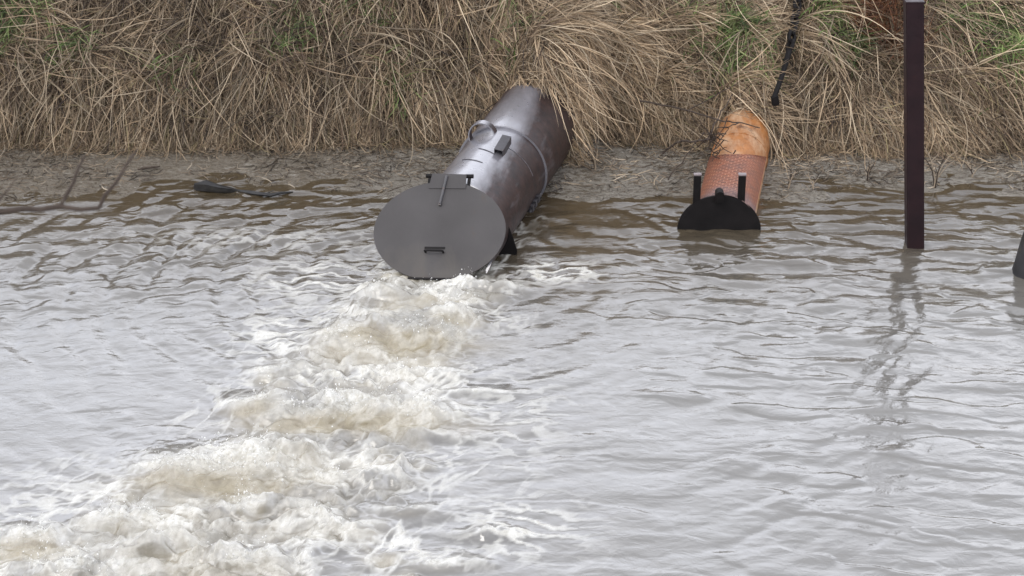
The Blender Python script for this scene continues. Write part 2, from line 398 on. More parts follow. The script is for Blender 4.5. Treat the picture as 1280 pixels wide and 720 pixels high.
def water(x, y, fine=True):
    wx = x+.10*fbm(x*1.1, y*1.1, 3, 51); wy = y+.12*fbm(x*1.1, y*1.1, 3, 57)
    dx = wx-SRC.x; dy = (wy-SRC.y)
    r = np.sqrt(dx*dx+dy*dy)+.34*fbm(x*.45, y*.6, 2, 63)
    shore = 1-.75*sst(-.9, -.1, y-yw(x))
    h = np.zeros_like(x)
    # rings travelling outwards, strongest towards the left and the far side
    left = sst(.5, 2.2, -dx)*sst(-2.6, .2, dy)
    ringa = .0195*np.exp(-r/7)*(.35+1.0*left+.25*sst(0, 2, dy)*sst(.5, 3, dx))*shore
    pat = .45+.8*sst(-.3, .5, fbm(x*.8, y*.8, 3, 66))
    ph = 2*math.pi*r/.43
    h += ringa*pat*(np.sin(ph)+.40*np.sin(2*ph+1)+.5*np.sin(ph*.61+2))
    # long low ripples, crests along the bank
    h += .0068*noise(wx*1.15+.4*wy, wy*3.6-.2*wx, 71)*(.35+2.9*sst(-1.0, 1.8, y))*(.45+.55*shore)
    h += .026*fbm(wx*1.0+.35*wy, wy*2.2, 2, 77)*sst(.5, 3.0, x+.2)*(.6+.4*sst(-4, -.8, y))
    h += .0085*fbm(wx*1.0, wy*2.0, 2, 79)
    reg = (.42+.62*sst(.8, 3.4, x)+.6*left)*(.62+.38*sst(-4, -.8, y))
    h += .0045*reg*noise(wx*2.6+.5*wy, wy*6.2-.8*wx, 73)*(.5+.9*sst(-.3, .3, noise(x*.6, y*.7, 74)))
    h += .0013*noise(wx*8, wy*15, 75)*(.4+1.1*sst(-.2, .4, noise(x*.9, y*1.1, 76)))
    # thin steep wavelets: crisp dark contour strokes
    for (fx, fy, A, k, sd) in ((.55, 1.9, .0120, .055, 161), (.9, 3.1, .0075, .07, 163), (1.6, 5.0, .0028, .09, 165)):
        nn = noise(wx*fx+.30*wy*fx, wy*fy-.22*wx*fy*np.clip(-dx*.6, -.6, 1.2), sd)+.25*noise(wx*fx*3.1, wy*fy*2.3, sd+1)
        pm = sst(.0, .35, noise(x*.75, y*1.1, sd+7)+.22*sst(0, 3, x)+.3*sst(0, 2, y))
        h += 1.35*reg*A*sst(-k, k, nn-.1)*pm
    m, mo, cx, w = plume(x, y)
    # turbulence
    tx = x+.16*fbm(x*2.0, y*2.0, 3, 81); ty = y+.16*fbm(x*2.0, y*2.0, 3, 83)
    bil = np.abs(fbm(tx*1.7, ty*2.4, 3, 85))
    rid = 1-np.abs(fbm(tx*3.0+5, ty*4.6, 4, 87))*2.6
    rid2 = 1-np.abs(noise(tx*7.0, ty*10.0, 89))*2.0
    near = .75+.25*sst(1, -4, y)
    calmr = np.ones_like(x)
    for (px, py, sx, sy, ht, sk, tn) in humps:
        if tn >= .7: calmr = calmr*(1-.75*np.exp(-((x-px)/sx)**2-((y-py+.6*sy)/(sy*1.1))**2))
    turb = m*near*calmr*(.13*(bil*2-.35)+  .040*np.clip(rid, -.4, 1)+.014*np.clip(rid2, -.2, 1)*sst(.1, .7, rid))
    h += turb+mo*.012*fbm(tx*3, ty*5.5, 3, 91)*(1-m)
    hh = np.zeros_like(x); tan = np.zeros_like(x); oy = np.zeros_like(x); top = np.zeros_like(x)
    ux = x+.10*fbm(x*2.6, y*2.6, 3, 93); uy = y+.09*fbm(x*2.4, y*2.4, 3, 95)+.06*noise(x*1.2, y*1.2, 96)
    for (px, py, sx, sy, ht, sk, tn) in humps:
        a = (ux-px)/sx; bb = (uy-py)/sy
        sel = (np.abs(a) < 2.4) & (np.abs(bb) < 3.2)
        if not sel.any(): continue
        a = a[sel]; bb = bb[sel]
        lobe = 1+.35*noise(ux[sel]*3.2, uy[sel]*.6, 97)
        g = np.exp(-a**4*.7-a*a*.35)*np.exp(-np.where(bb > 0, bb*.75, bb*1.15)**2)*lobe
        hh[sel] += g*ht
        oy[sel] -= g*ht*.55*sk
        fr = np.exp(-((bb+.75)/.60)**2)*np.exp(-a*a*1.1)
        tan[sel] = np.maximum(tan[sel], fr*tn)
        tp = np.exp(-((bb-.25)/.65)**2)*np.exp(-a**4*.6)
        top[sel] = np.maximum(top[sel], tp)
    h += hh*.66*(.9+.1*m)+.030*top*np.clip(hh*8, 0, 1)*np.clip(1-np.abs(noise(tx*11, ty*12, 171))*2.2, 0, 1)
    return h, m, mo, tan, top, oy, tx, ty, rid, rid2, hh

wx_ = axis_pts(-7.4, 7.4, .0150, 480, 30)
wy_ = np.concatenate([np.linspace(-13, -7, 30)[:-1], np.arange(-7, 4.6, .0175)])
X, Y = np.meshgrid(wx_, wy_)
xf, yf = X.ravel(), Y.ravel()
h, m_, mo, tan, top, oy, tx, ty, rid, rid2, hh = water(xf, yf)
calm = np.where(np.abs(xf) > 12, .0, 1); h = h*calm
# colour
deep = np.array([.066, .049, .028]); silt = np.array([.165, .156, .140]); ft = np.array([.46, .405, .295]); fw = np.array([.88, .86, .79]); fo = np.array([.33, .31, .265])
siltm = sst(2.0, -2.6, yf+.35*fbm(xf*.5, yf*.5, 3, 101)-.18*np.abs(xf))
col = deep+(silt-deep)*siltm[:, None]
body = np.clip(m_*1.1-.05+.3*m_*fbm(tx*2.2, ty*3, 4, 103), 0, 1)*(.25+.85*sst(-.35, .25, fbm(tx*1.3, ty*2.4, 4, 175)))
def lay(c, a, k):
    return c+(k-c)*a[:, None]
col = lay(col, body*.62, fo*.6+ft*.4)
# warm tone patches in aerated water
warm = sst(-.05, .4, fbm(tx*1.1, ty*1.6, 3, 105))*m_
col = lay(col, warm*.55, ft)
# string foam
s1 = 1-np.abs(fbm(tx*2.3, ty*4.2, 4, 107))*7
s2 = 1-np.abs(fbm(tx*5.0+2, ty*8.5, 4, 109))*5
lace = sst(.0, .8, s1)*.9+sst(.1, .9, s2)*.55
big = sst(-.32, .30, fbm(tx*.9, ty*1.5, 3, 119))
wh = np.clip(m_*(sst(.60, 1.0, rid)*.75+lace*.62)*(.05+1.0*big), 0, 1)
edge = np.clip(mo-m_, 0, 1)
wh = np.maximum(wh, edge*mo*sst(.25, .9, s1+.35*fbm(xf*1.3, yf*2, 3, 111))*.8*sst(-.05, .35, fbm(xf*1.1, yf*2.0, 3, 113)))
wh = np.maximum(wh, np.clip(top*.80+1.5*top*fbm(tx*3.5, ty*7, 4, 115), 0, 1)*(.45+.55*sst(-.3, .2, fbm(xf*1.7, yf*1.7, 2, 177)))*np.clip(hh*9, 0, 1))
col = lay(col, wh, fw)
tn = np.clip(tan*(1.1+.7*fbm(tx*2.2, ty*3, 3, 117)), 0, 1)
col = lay(col, tn*.92, ft*np.array([.74, .70, .58]))
hol = tn*sst(.05, .45, fbm(tx*2.6, ty*4.5, 3, 173)); col = lay(col, hol*.8, np.array([.21, .165, .09]))
# threads of foam drawn out along the current
cu = xf*.90-yf*.44; cv = xf*.44+yf*.90
th = 1-np.abs(fbm(cu*3.4+.5*fbm(xf*1.5, yf*1.5, 2, 181), cv*1.15, 4, 183))*6.5
thk = np.clip(sst(.25, .95, th)*np.clip(mo*1.3, 0, 1)*(1-.55*m_)*sst(-.15, .3, fbm(xf*.9, yf*.9, 3, 185))*.75, 0, 1)
col = lay(col, thk, fw); wh = np.maximum(wh, thk); h += .008*thk
gap = np.clip(m_*sst(.12, .45, fbm(cu*2.2, cv*1.0, 4, 187))*(1-tn), 0, 1)
col = lay(col, gap*.8, np.array([.25, .235, .20]))
# white arms of foam on both sides of the lid
for (px, py, sx, sy, st, se) in ((680, 340, .65, .28, .8, 121), (400, 350, .75, .5, .55, 123), (350, 420, .5, .7, .5, 125), (640, 520, .5, .9, .3, 127), (70, 640, .8, .7, .35, 129), (650, 660, .5, .45, .55, 131), (330, 300, 1.4, .35, .25, 133)):
    p = P(px, py); g = np.exp(-((xf-p.x)/sx)**2-((yf-p.y)/sy)**2)
    k = np.clip(g*st*1.6*sst(.15, .75, 1-np.abs(fbm(tx*1.8+se, ty*4.5, 4, se))*5.5), 0, 1)
    col = lay(col, k, fw); wh = np.maximum(wh, k)
    h += k*.010
foam = np.clip(np.maximum(wh, body*.6)+tn*.0, 0, 1)
foam = np.clip(np.maximum(foam, tn*.75), 0, 1)
co = np.stack([xf, yf+oy, h], 1)
me = fast_mesh('river_water', co, grid_quads(len(wx_), len(wy_)))
smooth(me); color_attr(me, 'col', np.clip(col, 0, 1)); float_attr(me, 'foam', foam)
link('water', me, M['water'], kind='structure')

# spray: droplets and little flung sheets above the crests
def spray():
    n = 2600
    vs, fs = [], []
    sel = np.where((wh > .75) & (m_ > .3) & (hh > .05) & (yf > -6.3))[0]
    pick = rng.choice(sel, n)
    ico = bmesh.new(); bmesh.ops.create_icosphere(ico, subdivisions=1, radius=1)
    iv = np.array([v.co[:] for v in ico.verts]); fi = np.array([[v.index for v in f.verts] for f in ico.faces]); ico.free()
    for k, i in enumerate(pick):
        p = co[i]; s = .0022+.007*rng.random()**4.0
        up = .01+.15*rng.random()**3.2
        st = np.array([1, .9, 1+1.6*rng.random()*(rng.random() < .4)])
        vs.append(iv*s*st+p+np.array([rng.normal()*.03, rng.normal()*.03, up])); fs.append(fi+len(iv)*k)
    return np.concatenate(vs), np.concatenate(fs)
sv, sf = spray()
me = fast_mesh('spray', sv, sf); smooth(me)
link('spray_droplets', me, M['spray'], label='white droplets flung up over the churning outflow', cat='spray', kind='stuff')

# ------------------------------------------------------------ generic curved shell
def shell(Bm, C, a, s, u, r0, r1, l0, l1, n=72, ang=(0, 2*math.pi), closed=True, segs=1, wob=0, cut=None):
    """hollow cylinder wall between radii r0<r1 from l0 to l1 along a"""
    bm = Bm.bm; k = n if closed else n+1
    rows = []
    for q in range(segs+1):
        l = l0+(l1-l0)*q/segs
        ro, ri = [], []
        for i in range(k):
            t = ang[0]+(ang[1]-ang[0])*i/n
            d = s*math.cos(t)+u*math.sin(t)
            ww = wob*math.sin(3*t+q*.7)*math.sin(q*.9+t)+(.022*min(1, max(0, (l-1.15)*12)) if segs == 30 else 0)
            lo = li = l
            if cut:
                cl_ = -.22 if math.sin(t) < -.42 else -2
                lo = max(l, cl_, (cut[0]-C-d*r1).dot(cut[1])/a.dot(cut[1])+q*.002) if not cut[2] else (cut[0]-C-d*r1).dot(cut[1])/a.dot(cut[1])+l
                li = max(l, cl_, (cut[0]-C-d*r0).dot(cut[1])/a.dot(cut[1])+q*.002) if not cut[2] else (cut[0]-C-d*r0).dot(cut[1])/a.dot(cut[1])+l
            ro.append(bm.verts.new(C+a*lo+d*(r1+ww))); ri.append(bm.verts.new(C+a*li+d*(r0+ww)))
        rows.append((ro, ri))
    m = k if closed else k-1
    for (o0, i0), (o1, i1) in zip(rows, rows[1:]):
        for i in range(m):
            j = (i+1) % k
            bm.faces.new((o0[i], o0[j], o1[j], o1[i])); bm.faces.new((i0[j], i0[i], i1[i], i1[j]))
    for (o, i_), fl in ((rows[0], 1), (rows[-1], 0)):
        for i in range(m):
            j = (i+1) % k
            bm.faces.new((o[i], i_[i], i_[j], o[j]) if fl else (o[j], i_[j], i_[i], o[i]))
    if not closed:
        for e in (0, k-1):
            for (o0, i0), (o1, i1) in zip(rows, rows[1:]):
                bm.faces.new((o0[e], o1[e], i1[e], i0[e]))
    return Bm

# ------------------------------------------------------------ big pipe
Bot = P(543, 351, .012)
ly = R(8)                                   # turned a little to the left
lt = R(40)
LU = Vector((math.sin(ly)*math.sin(lt)*1.0, math.cos(ly)*math.sin(lt), math.cos(lt))).normalized()
LX = Vector((math.cos(ly), -math.sin(ly), 0)).normalized(); LX = (LX+Vector((0, 0, .045))).normalized()
LN = LX.cross(LU).normalized()
LW, LH = .745, .575
LC = Bot+LU*LH
CUT = LC-LN*.045
pipe = empty('outfall_pipe', C1, 'large dark steel outfall pipe with a raised grey lid, pouring white water', 'pipe')
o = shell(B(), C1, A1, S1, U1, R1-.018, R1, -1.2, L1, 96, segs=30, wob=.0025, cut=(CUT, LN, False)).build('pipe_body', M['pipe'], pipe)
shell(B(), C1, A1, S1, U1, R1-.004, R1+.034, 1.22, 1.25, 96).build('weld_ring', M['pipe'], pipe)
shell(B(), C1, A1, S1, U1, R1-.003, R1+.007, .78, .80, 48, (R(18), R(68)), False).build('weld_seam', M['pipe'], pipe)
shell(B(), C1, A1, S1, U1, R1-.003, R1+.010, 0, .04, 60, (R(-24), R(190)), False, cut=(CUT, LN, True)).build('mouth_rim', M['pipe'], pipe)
# skirt plate at the mouth's right, dark, reaching down to the water
def on1(l, t, r): return C1+A1*l+(S1*math.cos(t)+U1*math.sin(t))*r
qy = P(640, 318, 0).y
poly = [PY(px, py, qy) for px, py in ((628, 270), (634, 278), (641, 296), (646, 312), (646, 326), (625, 330), (618, 300))]
bb = B(); bb.prism(poly, Vector((.25, -1, 0)).normalized(), .03)
bb.build('side_skirt', M['black'], pipe, auto=False)
# streak-like weld beads left of the stub
for l, t0, t1 in ((.50, 76, 100), (.20, 82, 112)):
    bb = B(); bb.tube([on1(l+.12*(t-t0)/(t1-t0)*-0-.0+.10*(t-t0)/(t1-t0), R(t), R1+.003) for t in np.linspace(t0, t1, 9)], .006, 6)
    bb.build('weld_bead', M['darksteel'], pipe)
# open strap hoop standing on the shoulder
hc = on1(1.10, R(112), R1-.02)
rad = (S1*math.cos(R(104))+U1*math.sin(R(104))).normalized(); tg = A1.cross(rad).normalized()
bb = B(); pr = []
for i in range(25):
    t = R(-8)+R(196)*i/24
    d = tg*math.cos(t)*.165+rad*math.sin(t)*.175
    dn = (tg*math.cos(t)+rad*math.sin(t)).normalized()
    pr.append([bb.bm.verts.new(hc+d+dn*x+A1*y) for x, y in ((.006, -.05), (.006, .05), (-.008, .05), (-.008, -.05))])
for q0, q1 in zip(pr, pr[1:]):
    for i in range(4): bb.bm.faces.new((q0[i], q0[(i+1) % 4], q1[(i+1) % 4], q1[i]))
bb.bm.faces.new(pr[0]); bb.bm.faces.new(pr[-1][::-1])
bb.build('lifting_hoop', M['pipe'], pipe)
# square tube stub, open towards the mouth
sc_ = on1(.66, R(72), R1+.055); rad = (S1*math.cos(R(72))+U1*math.sin(R(72))).normalized(); tg = A1.cross(rad).normalized()
ax = (A1*.95+rad*.28).normalized(); nr = (rad-ax*rad.dot(ax)).normalized(); tw = math.cos(R(35)); 
tg2 = (tg*math.cos(R(12))+nr*math.sin(R(12))).normalized(); nr2 = ax.cross(tg2).normalized()*-1
bb = B(); w = .055; th = .008
for d1, d2 in ((tg2, nr2), (nr2, tg2)):
    for sg in (-1, 1):
        ww = w if d1 is nr2 else w-th*1.02
        bb.box(sc_+d1*sg*(w-th/2), ax*.14, d1*th/2, d2*(ww if d1 is tg2 else w-th*1.02) if False else d2*(w if d1 is nr2 else w-th-.0005))
bb.box(sc_+ax*.02, ax*.004, tg2*(w-th-.001), nr2*(w-th-.001))
st = bb.build('square_stub', M['darksteel'], pipe, auto=False)
# small bracket low on the right flank
bb = B()
for l, t, r in ((.70, -22, .03), (.80, -20, .025), (.90, -18, .03)):
    p = on1(l, R(t), R1+.015); bb.box(p, A1*.035, S1*.03, U1*.035, .006)
bb.tube([on1(.62, R(-24), R1+.03), on1(1.02, R(-16), R1+.03)], .012, 8)
bb.build('side_bracket', M['darksteel'], pipe)

# lid
poly = []
for i in range(96):
    t = 2*math.pi*i/96
    x, y = LW*math.cos(t), LH*math.sin(t)
    y = max(y, -LH*.955)
    poly.append(LC+LX*x+LU*y)
bb = B(); bb.prism(poly, LN, .028, .004)
lid = bb.build('flap_lid', M['lid'], pipe, label='big oval grey lid swung up by the flow, handle at its middle')
TX = .045
tp = [(TX-.215, LH*.86), (TX-.19, LH+.095), (TX+.20, LH+.085), (TX+.205, LH*.86)]
bb = B(); bb.prism([LC+LX*x+LU*y+LN*.020 for x, y in tp], LN, .012)
bb.build('hinge_tab', M['lid'], lid, auto=False)
bb = B(); bb.box(LC-LU*(LH*.955+.008)-LX*.03, LX*.27, LU*.010, LN*.03)
bb.build('bottom_bar', M['black'], lid, auto=False)
# D handle
hx, hy = -.03, -.25
bb = B()
def lp(x, y, n): return LC+LX*x+LU*y+LN*n
bb.box(lp(hx, hy+.05, .0175), LX*.115, LU*.012, LN*.003)
bb.tube([lp(hx-.10, hy, .01), lp(hx-.10, hy, .075), lp(hx-.085, hy, .085), lp(hx+.085, hy, .085), lp(hx+.10, hy, .075), lp(hx+.10, hy, .01)], .012, 8)
bb.build('handle', M['black'], lid)
# stay rod leaning on the lid below the tab
bb = B(); bb.tube([lp(TX-.02, LH+.06, .045), lp(TX-.065, LH-.27, .05)], [.017, .014], 8); bb.box(lp(TX-.065, LH-.27, .032), LX*.015, LU*.018, LN*.02)
bb.build('stay_rod', M['darksteel'], lid)
# hinge pins on both sides of the tab
for sx in (-1, 1):
    hp = lp(TX+sx*.225, LH+.055, -.01)
    bb = B(); bb.box(hp-LU*.05-LN*.03, LX*.014, LU*.085, LN*.035, .003); bb.tube([hp-LX*.04+LU*.02, hp+LX*.05+LU*.02], .024, 10)
    bb.build('hinge_bracket', M['black'], pipe)

# ------------------------------------------------------------ orange pipe
op = empty('outfall_pipe', C2, 'smaller orange outfall pipe with red mesh sleeve and black half-sunk lid', 'pipe')
shell(B(), C2, A2, S2, U2, R2-.014, R2, 0, L2, 72, segs=12, wob=.003).build('pipe_body', M['orange'], op, label='orange coated pipe barrel with grey and rusty patches')
shell(B(), C2, A2, S2, U2, R2-.002, R2+.010, 1.72, 1.75, 64).build('band', M['orange'], op)
# sleeve: wrapped sheet with uv
KS = (PY(900, 193, C2.y+1.0)-C2).dot(UP)
def sleeve(l0, l1, t0, t1, r):
    n = 40; me = bpy.data.meshes.new('mesh_sleeve'); vs, fs, uvs = [], [], []
    for th in (0, .008):
        for j in range(9):
            l = l0+(l1-l0)*j/8
            for i in range(n+1):
                t = t0+(t1-t0)*i/n
                lt1 = (KS-(S2*math.cos(t)+U2*math.sin(t)).dot(UP)*r)/A2.dot(UP)
                l = l0+(lt1-l0)*j/8
                p = C2+A2*(l)+(S2*math.cos(t)+U2*math.sin(t))*(r+th)-C2
                vs.append(p); uvs.append((r*(t-t0), l-l0))
    N = (n+1)*9
    for base in (0, N):
        for j in range(8):
            for i in range(n):
                a = base+j*(n+1)+i
                f = (a, a+1, a+n+2, a+n+1); fs.append(f if base else f[::-1])
    for j in (0, 8):
        for i in range(n):
            a = j*(n+1)+i; fs.append((a, a+1, a+1+N, a+N))
    for i in (0, n):
        for j in range(8):
            a = j*(n+1)+i; fs.append((a, a+n+1, a+n+1+N, a+N))
    me.from_pydata([tuple(v) for v in vs], [], fs)
    ul = me.uv_layers.new(name='UVMap')
    for l in me.loops: ul.data[l.index].uv = uvs[l.vertex_index]
    smooth(me); return me
link('mesh_sleeve', sleeve(.0, 1.10, R(18), R(176), R2+.012), M['sleeve'], op, label='red sheet wrapped over the orange pipe, embossed in a brick bond')
# lid
OL = Vector((_e.x, _e.y-.06, 0)); ON = Vector((0, -1, .12)).normalized(); OX = Vector((1, 0, 0)); OU = OX.cross(ON)*-1
if OU.z < 0: OU = -OU
poly = [OL+OX*.49*math.cos(2*math.pi*i/72)+OU*.42*math.sin(2*math.pi*i/72) for i in range(72)]
bb = B(); bb.prism(poly, ON, .04, .006)
ol = bb.build('flap_lid', M['black'], op, label='black round lid, lower half under water')
for px, ht in ((872, .20), (928, .17)):
    q = PY(px, 232, OL.y-.0); x = q.x
    base = Vector((x, OL.y+.045, .14))
    tz = PY(px, 221, OL.y).z
    bb = B(); bb.box(Vector((x, OL.y+.055, (tz+.05)/2)), Vector((.042, 0, 0)), Vector((0, .03, 0)), Vector((0, 0, (tz-.05)/2)), .004)
    hb = bb.build('hinge_arm', M['black'], op)
    bb = B(); bb.box(Vector((x, OL.y+.052, tz+.010)), Vector((.046, 0, 0)), Vector((0, .034, 0)), Vector((0, 0, .009)), .003)
    bb.build('pale_cap', M['palecap'], hb)
kx = PY(900, 240, OL.y).x
bb = B(); bb.tube([Vector((kx, OL.y-.02, .44)), Vector((kx, OL.y+.09, .45))], .05, 20); bb.box(Vector((kx, OL.y+.03, .40)), Vector((.05, 0, 0)), Vector((0, .05, 0)), Vector((0, 0, .05)))
bb.build('lug', M['black'], op)

# ------------------------------------------------------------ post
pb = P(1143, 306, 0)
lean = -.088
hpost = PY(1141, 1, pb.y).z
post = empty('steel_post', pb, 'tall dark maroon square steel post standing in the water', 'post')
bb = B()
w = .098
bmx = bb.bm; t = bmesh.new(); bmesh.ops.create_cube(t, size=2)
for v in t.verts:
    z = -1.4 if v.co.z < 0 else hpost
    v.co = Vector((pb.x+v.co.x*w+lean*z, pb.y+v.co.y*w, z))
bmesh.ops.bevel(t, geom=[e for e in t.edges if abs(e.verts[0].co.z-e.verts[1].co.z) > 1], offset=.012, segments=3, affect='EDGES')
bb._merge(t); bb.build('shaft', M['post'], post)
bb = B(); bb.box(Vector((pb.x+lean*hpost, pb.y, hpost+.008)), Vector((w+.006, 0, 0)), Vector((0, w+.006, 0)), Vector((0, 0, .008)), .003)
bb.build('cap_plate', M['post'], post)

# leaning pile at the right edge
qb = P(1277, 343, 0)
pile = B(); n = 14
pts = []; rr = []
top_c = Vector((qb.x+.21, qb.y+.06, .62)); base_c = Vector((qb.x+.115, qb.y+.04, 0))
ax = (top_c-base_c)
bb = B()
bb.tube([base_c-ax*1.1, base_c-ax*.04, base_c+ax*.2, base_c+ax*.6, top_c-ax*.02, top_c], [.20, .215, .21, .20, .19, .18], 20)
for v in bb.bm.verts:
    v.co += Vector((noise(v.co.z*4+v.co.x*20, v.co.x*9, 5)*.02, 0, 0))
pl = empty('mooring_pile', base_c, 'short dark timber pile leaning at the right edge of the water', 'pile')
bb.build('shaft', M['pile'], pl)
bb = B(); bb.tube([top_c+ax.normalized()*.001, top_c+ax.normalized()*.012], [.150, .14], 20); bb.build('cut_top', M['pile'], pl)

# ------------------------------------------------------------ chain on the bank
def ground_hit(px, py):
    r = ray(px, py); lo, hi = 15., 45.
    for k in range(400):
        t = 15+k*.05; p = CAM+r*t
        if p.z < float(H(np.array([p.x]), np.array([p.y]))[0]): return p
    return CAM+r*30
ca_ = ground_hit(966, 122)
def off(px, py, k):
    g = ground_hit(px, py); return g+(CAM-g).normalized()*k
c1 = off(989, 50, .45); c0 = off(1008, -60, .45); ca_ = off(967, 124, .42)
ch = empty('rusty_chain', ca_, 'black rusty chain running up the grassy bank behind the orange pipe', 'chain')
bb = B(); d = (c0-c1); nL = 13
cen = c1-d*.12
dd = (c0+d*1.2-cen); nl = 26
for k in range(nl):
    p = cen+dd*(k/nl); q = cen+dd*((k+1.35)/nl); mid = (p+q)/2; a = (q-p).normalized()
    sd = a.cross(Vector((0, 1, 0))).normalized()
    ang_ = R(20 if k % 2 else 105)
    sd = (sd*math.cos(ang_)+a.cross(sd)*math.sin(ang_)).normalized()
    hl = (q-p).length/2-.012; ww = .05
    loop = []
    for i in range(15):
        t = 2*math.pi*i/14
        loop.append(mid+a*(math.sin(t)*hl)+sd*(math.cos(t)*ww))
    bb.tube(loop, .026, 7, cap=False)
bb.build('links', M['black'], ch)
bb = B(); bb.tube([cen, ca_*.5+cen*.5+Vector((.01, 0, 0)), ca_], [.040, .034, .034], 8); bb.build('tie_rod', M['black'], ch)
bb = B(); bb.box(ca_+Vector((.02, 0, -.02)), Vector((.045, 0, .01)), Vector((0, .05, 0)), Vector((-.01, 0, .055)), .01); bb.build('anchor_block', M['black'], ch)

# ------------------------------------------------------------ grass
def blades(n, x0, x1, d0, d1, flow, spread, length, width, lift, cols, colw, keep=None, seg=6, dark=.55, thick=0, roots=None, up=0):
    if roots is None:
        x = rng.uniform(x0, x1, n); d = d0+(d1-d0)*rng.random(n)
        y = yg(x)+d
    else:
        x, y = roots; n = len(x)
        d = y-yg(x)
    if keep is not None:
        k = keep(x, d); x, y, d = x[k], y[k], d[k]; n = len(x)
    cl = fbm(x*1.7, y*1.7, 2, 131)                       # clumps share a lean
    fl = flow(x, d) if callable(flow) else np.full(n, flow)
    ang = fl+cl*1.3+rng.normal(0, 1, n)*spread            # 0 = straight down-slope, + = to the right
    e = .05
    gxs = (H(x+e, y)-H(x-e, y))/(2*e); gys = np.clip((H(x, y+.15)-H(x, y-.15))/.3, .35, 1.1)
    gxs = np.clip(gxs, -.7, .7)
    T = np.stack([np.sin(ang), -np.cos(ang), np.sin(ang)*gxs-np.cos(ang)*gys], 1)
    T /= np.linalg.norm(T, axis=1)[:, None]
    Nn = np.stack([-gxs, -gys, np.ones(n)], 1); Nn /= np.linalg.norm(Nn, axis=1)[:, None]
    Bn = np.cross(T, Nn)
    L = rng.uniform(length[0], length[1], n)*(1+.35*cl)
    W = rng.uniform(width[0], width[1], n)
    p0 = rng.uniform(lift[0], lift[1], n); p1 = rng.uniform(-.9, .25, n)
    if up: p1 = p0-rng.uniform(.2, up, n)
    bend = rng.normal(0, .75, n)
    pos = np.stack([x, y, H(x, y)+rng.uniform(-.03, thick+.01, n)], 1)
    P_, Wd = [pos], []
    for s in range(seg):
        t = (s+.5)/seg
        ph = p0+(p1-p0)*t**.8
        be = bend*(t-.2)
        dirv = (T*np.cos(be)[:, None]+Bn*np.sin(be)[:, None])*np.cos(ph)[:, None]+Nn*np.sin(ph)[:, None]
        dirv[:, 2] -= .22*t*(0 if up else 1)
        dirv /= np.linalg.norm(dirv, axis=1)[:, None]
        pos = pos+dirv*(L/seg)[:, None]
        zz = H(pos[:, 0], pos[:, 1])
        gap = (.010+thick*.8*rng.random(n))
        pos[:, 2] = np.maximum(pos[:, 2], np.maximum(zz, 0)+gap)
        P_.append(pos.copy())
    Pn = np.stack(P_, 1)                                 # n, seg+1, 3
    # keep out of the pipes
    bad = np.zeros(n, bool)
    for C, a, rr_, ln in ((C1, A1, R1, 2.40), (C2, A2, R2, 2.3)):
        q = Pn-np.array(C)[None, None]; l = q@np.array(a)
        rad = np.linalg.norm(q-l[..., None]*np.array(a), axis=2)
        frac = ((rad < rr_+.012) & (l < ln+.12*np.sin(x*40)[:, None]))
        bad |= frac.any(1)
    for q0, q1 in ((c0, c1), (c1, ca_)):                # and off the chain, as seen past the front of it
        a0 = np.array(q0); dd0 = np.array(q1-q0); ln0 = np.linalg.norm(dd0); dd0 = dd0/ln0
        q = Pn-a0; l = np.clip(q@dd0, 0, ln0); w3 = q-l[..., None]*dd0
        front = w3@np.array(-FWD); lat = np.linalg.norm(w3-front[..., None]*np.array(-FWD), axis=2)
        bad |= ((lat < .10) & (front > -.10) & (front < .6)).any(1)
    Pn = Pn[~bad]; W = W[~bad]; n = len(Pn); x = x[~bad]; y = y[~bad]
    tan_ = np.gradient(Pn, axis=1); tan_ /= np.linalg.norm(tan_, axis=2)[..., None]+1e-9
    view = np.array([0, -1, .5])+rng.normal(0, .45, (n, 3))
    sd = np.cross(tan_, view[:, None, :]); sd /= np.linalg.norm(sd, axis=2)[..., None]+1e-9
    tt = np.linspace(0, 1, seg+1)
    wf = np.where(tt < .15, .8, 1-.85*((tt-.15)/.85)**2.2)
    off = sd*(W[:, None]*wf[None]/2)[..., None]
    V = np.stack([Pn-off, Pn+off], 2).reshape(-1, 3)
    base = np.arange(n)[:, None]*(2*(seg+1))+np.arange(seg)[None]*2
    F = np.stack([base, base+1, base+3, base+2], -1).reshape(-1, 4)
    cols = np.array(cols); pr = np.array(colw)/sum(colw)
    ci = rng.choice(len(cols), n, p=pr)
    c = cols[ci]*(.84*rng.uniform(.32, 1.35, n)*(1+1.0*fbm(x*1.3, y*1.9, 4, 141)).clip(.3, 1.5)*(.76+.24*sst(-2.5, .8, x)))[:, None]  # clump noise also paints shaded hollows into the blade colour
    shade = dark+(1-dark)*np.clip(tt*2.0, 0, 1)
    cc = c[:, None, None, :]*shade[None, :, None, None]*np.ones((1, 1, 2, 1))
    return V, F, cc.reshape(-1, 3)
def join(parts):
    V, F, Cc, o = [], [], [], 0
    for v, f, c in parts: V.append(v); F.append(f+o); Cc.append(c); o += len(v)
    return np.concatenate(V), np.concatenate(F), np.concatenate(Cc)
STRAW = [(.50, .37, .235), (.40, .285, .175), (.31, .215, .13), (.60, .475, .325), (.20, .135, .085), (.36, .29, .15)]
SW = [3, 4, 3, 1.5, 2.2, 1.2]
def flow(x, d):
    f = .12+0*x
    f = f+.75*sst(-1.0, .1, x+.25*d)*(1-sst(2.4, 3.6, x))       # combed to the right over the mat
    f = f+.55*sst(3.6, 5, x)
    f = f-.35*np.exp(-((x+4.5)/1.2)**2)
    return f
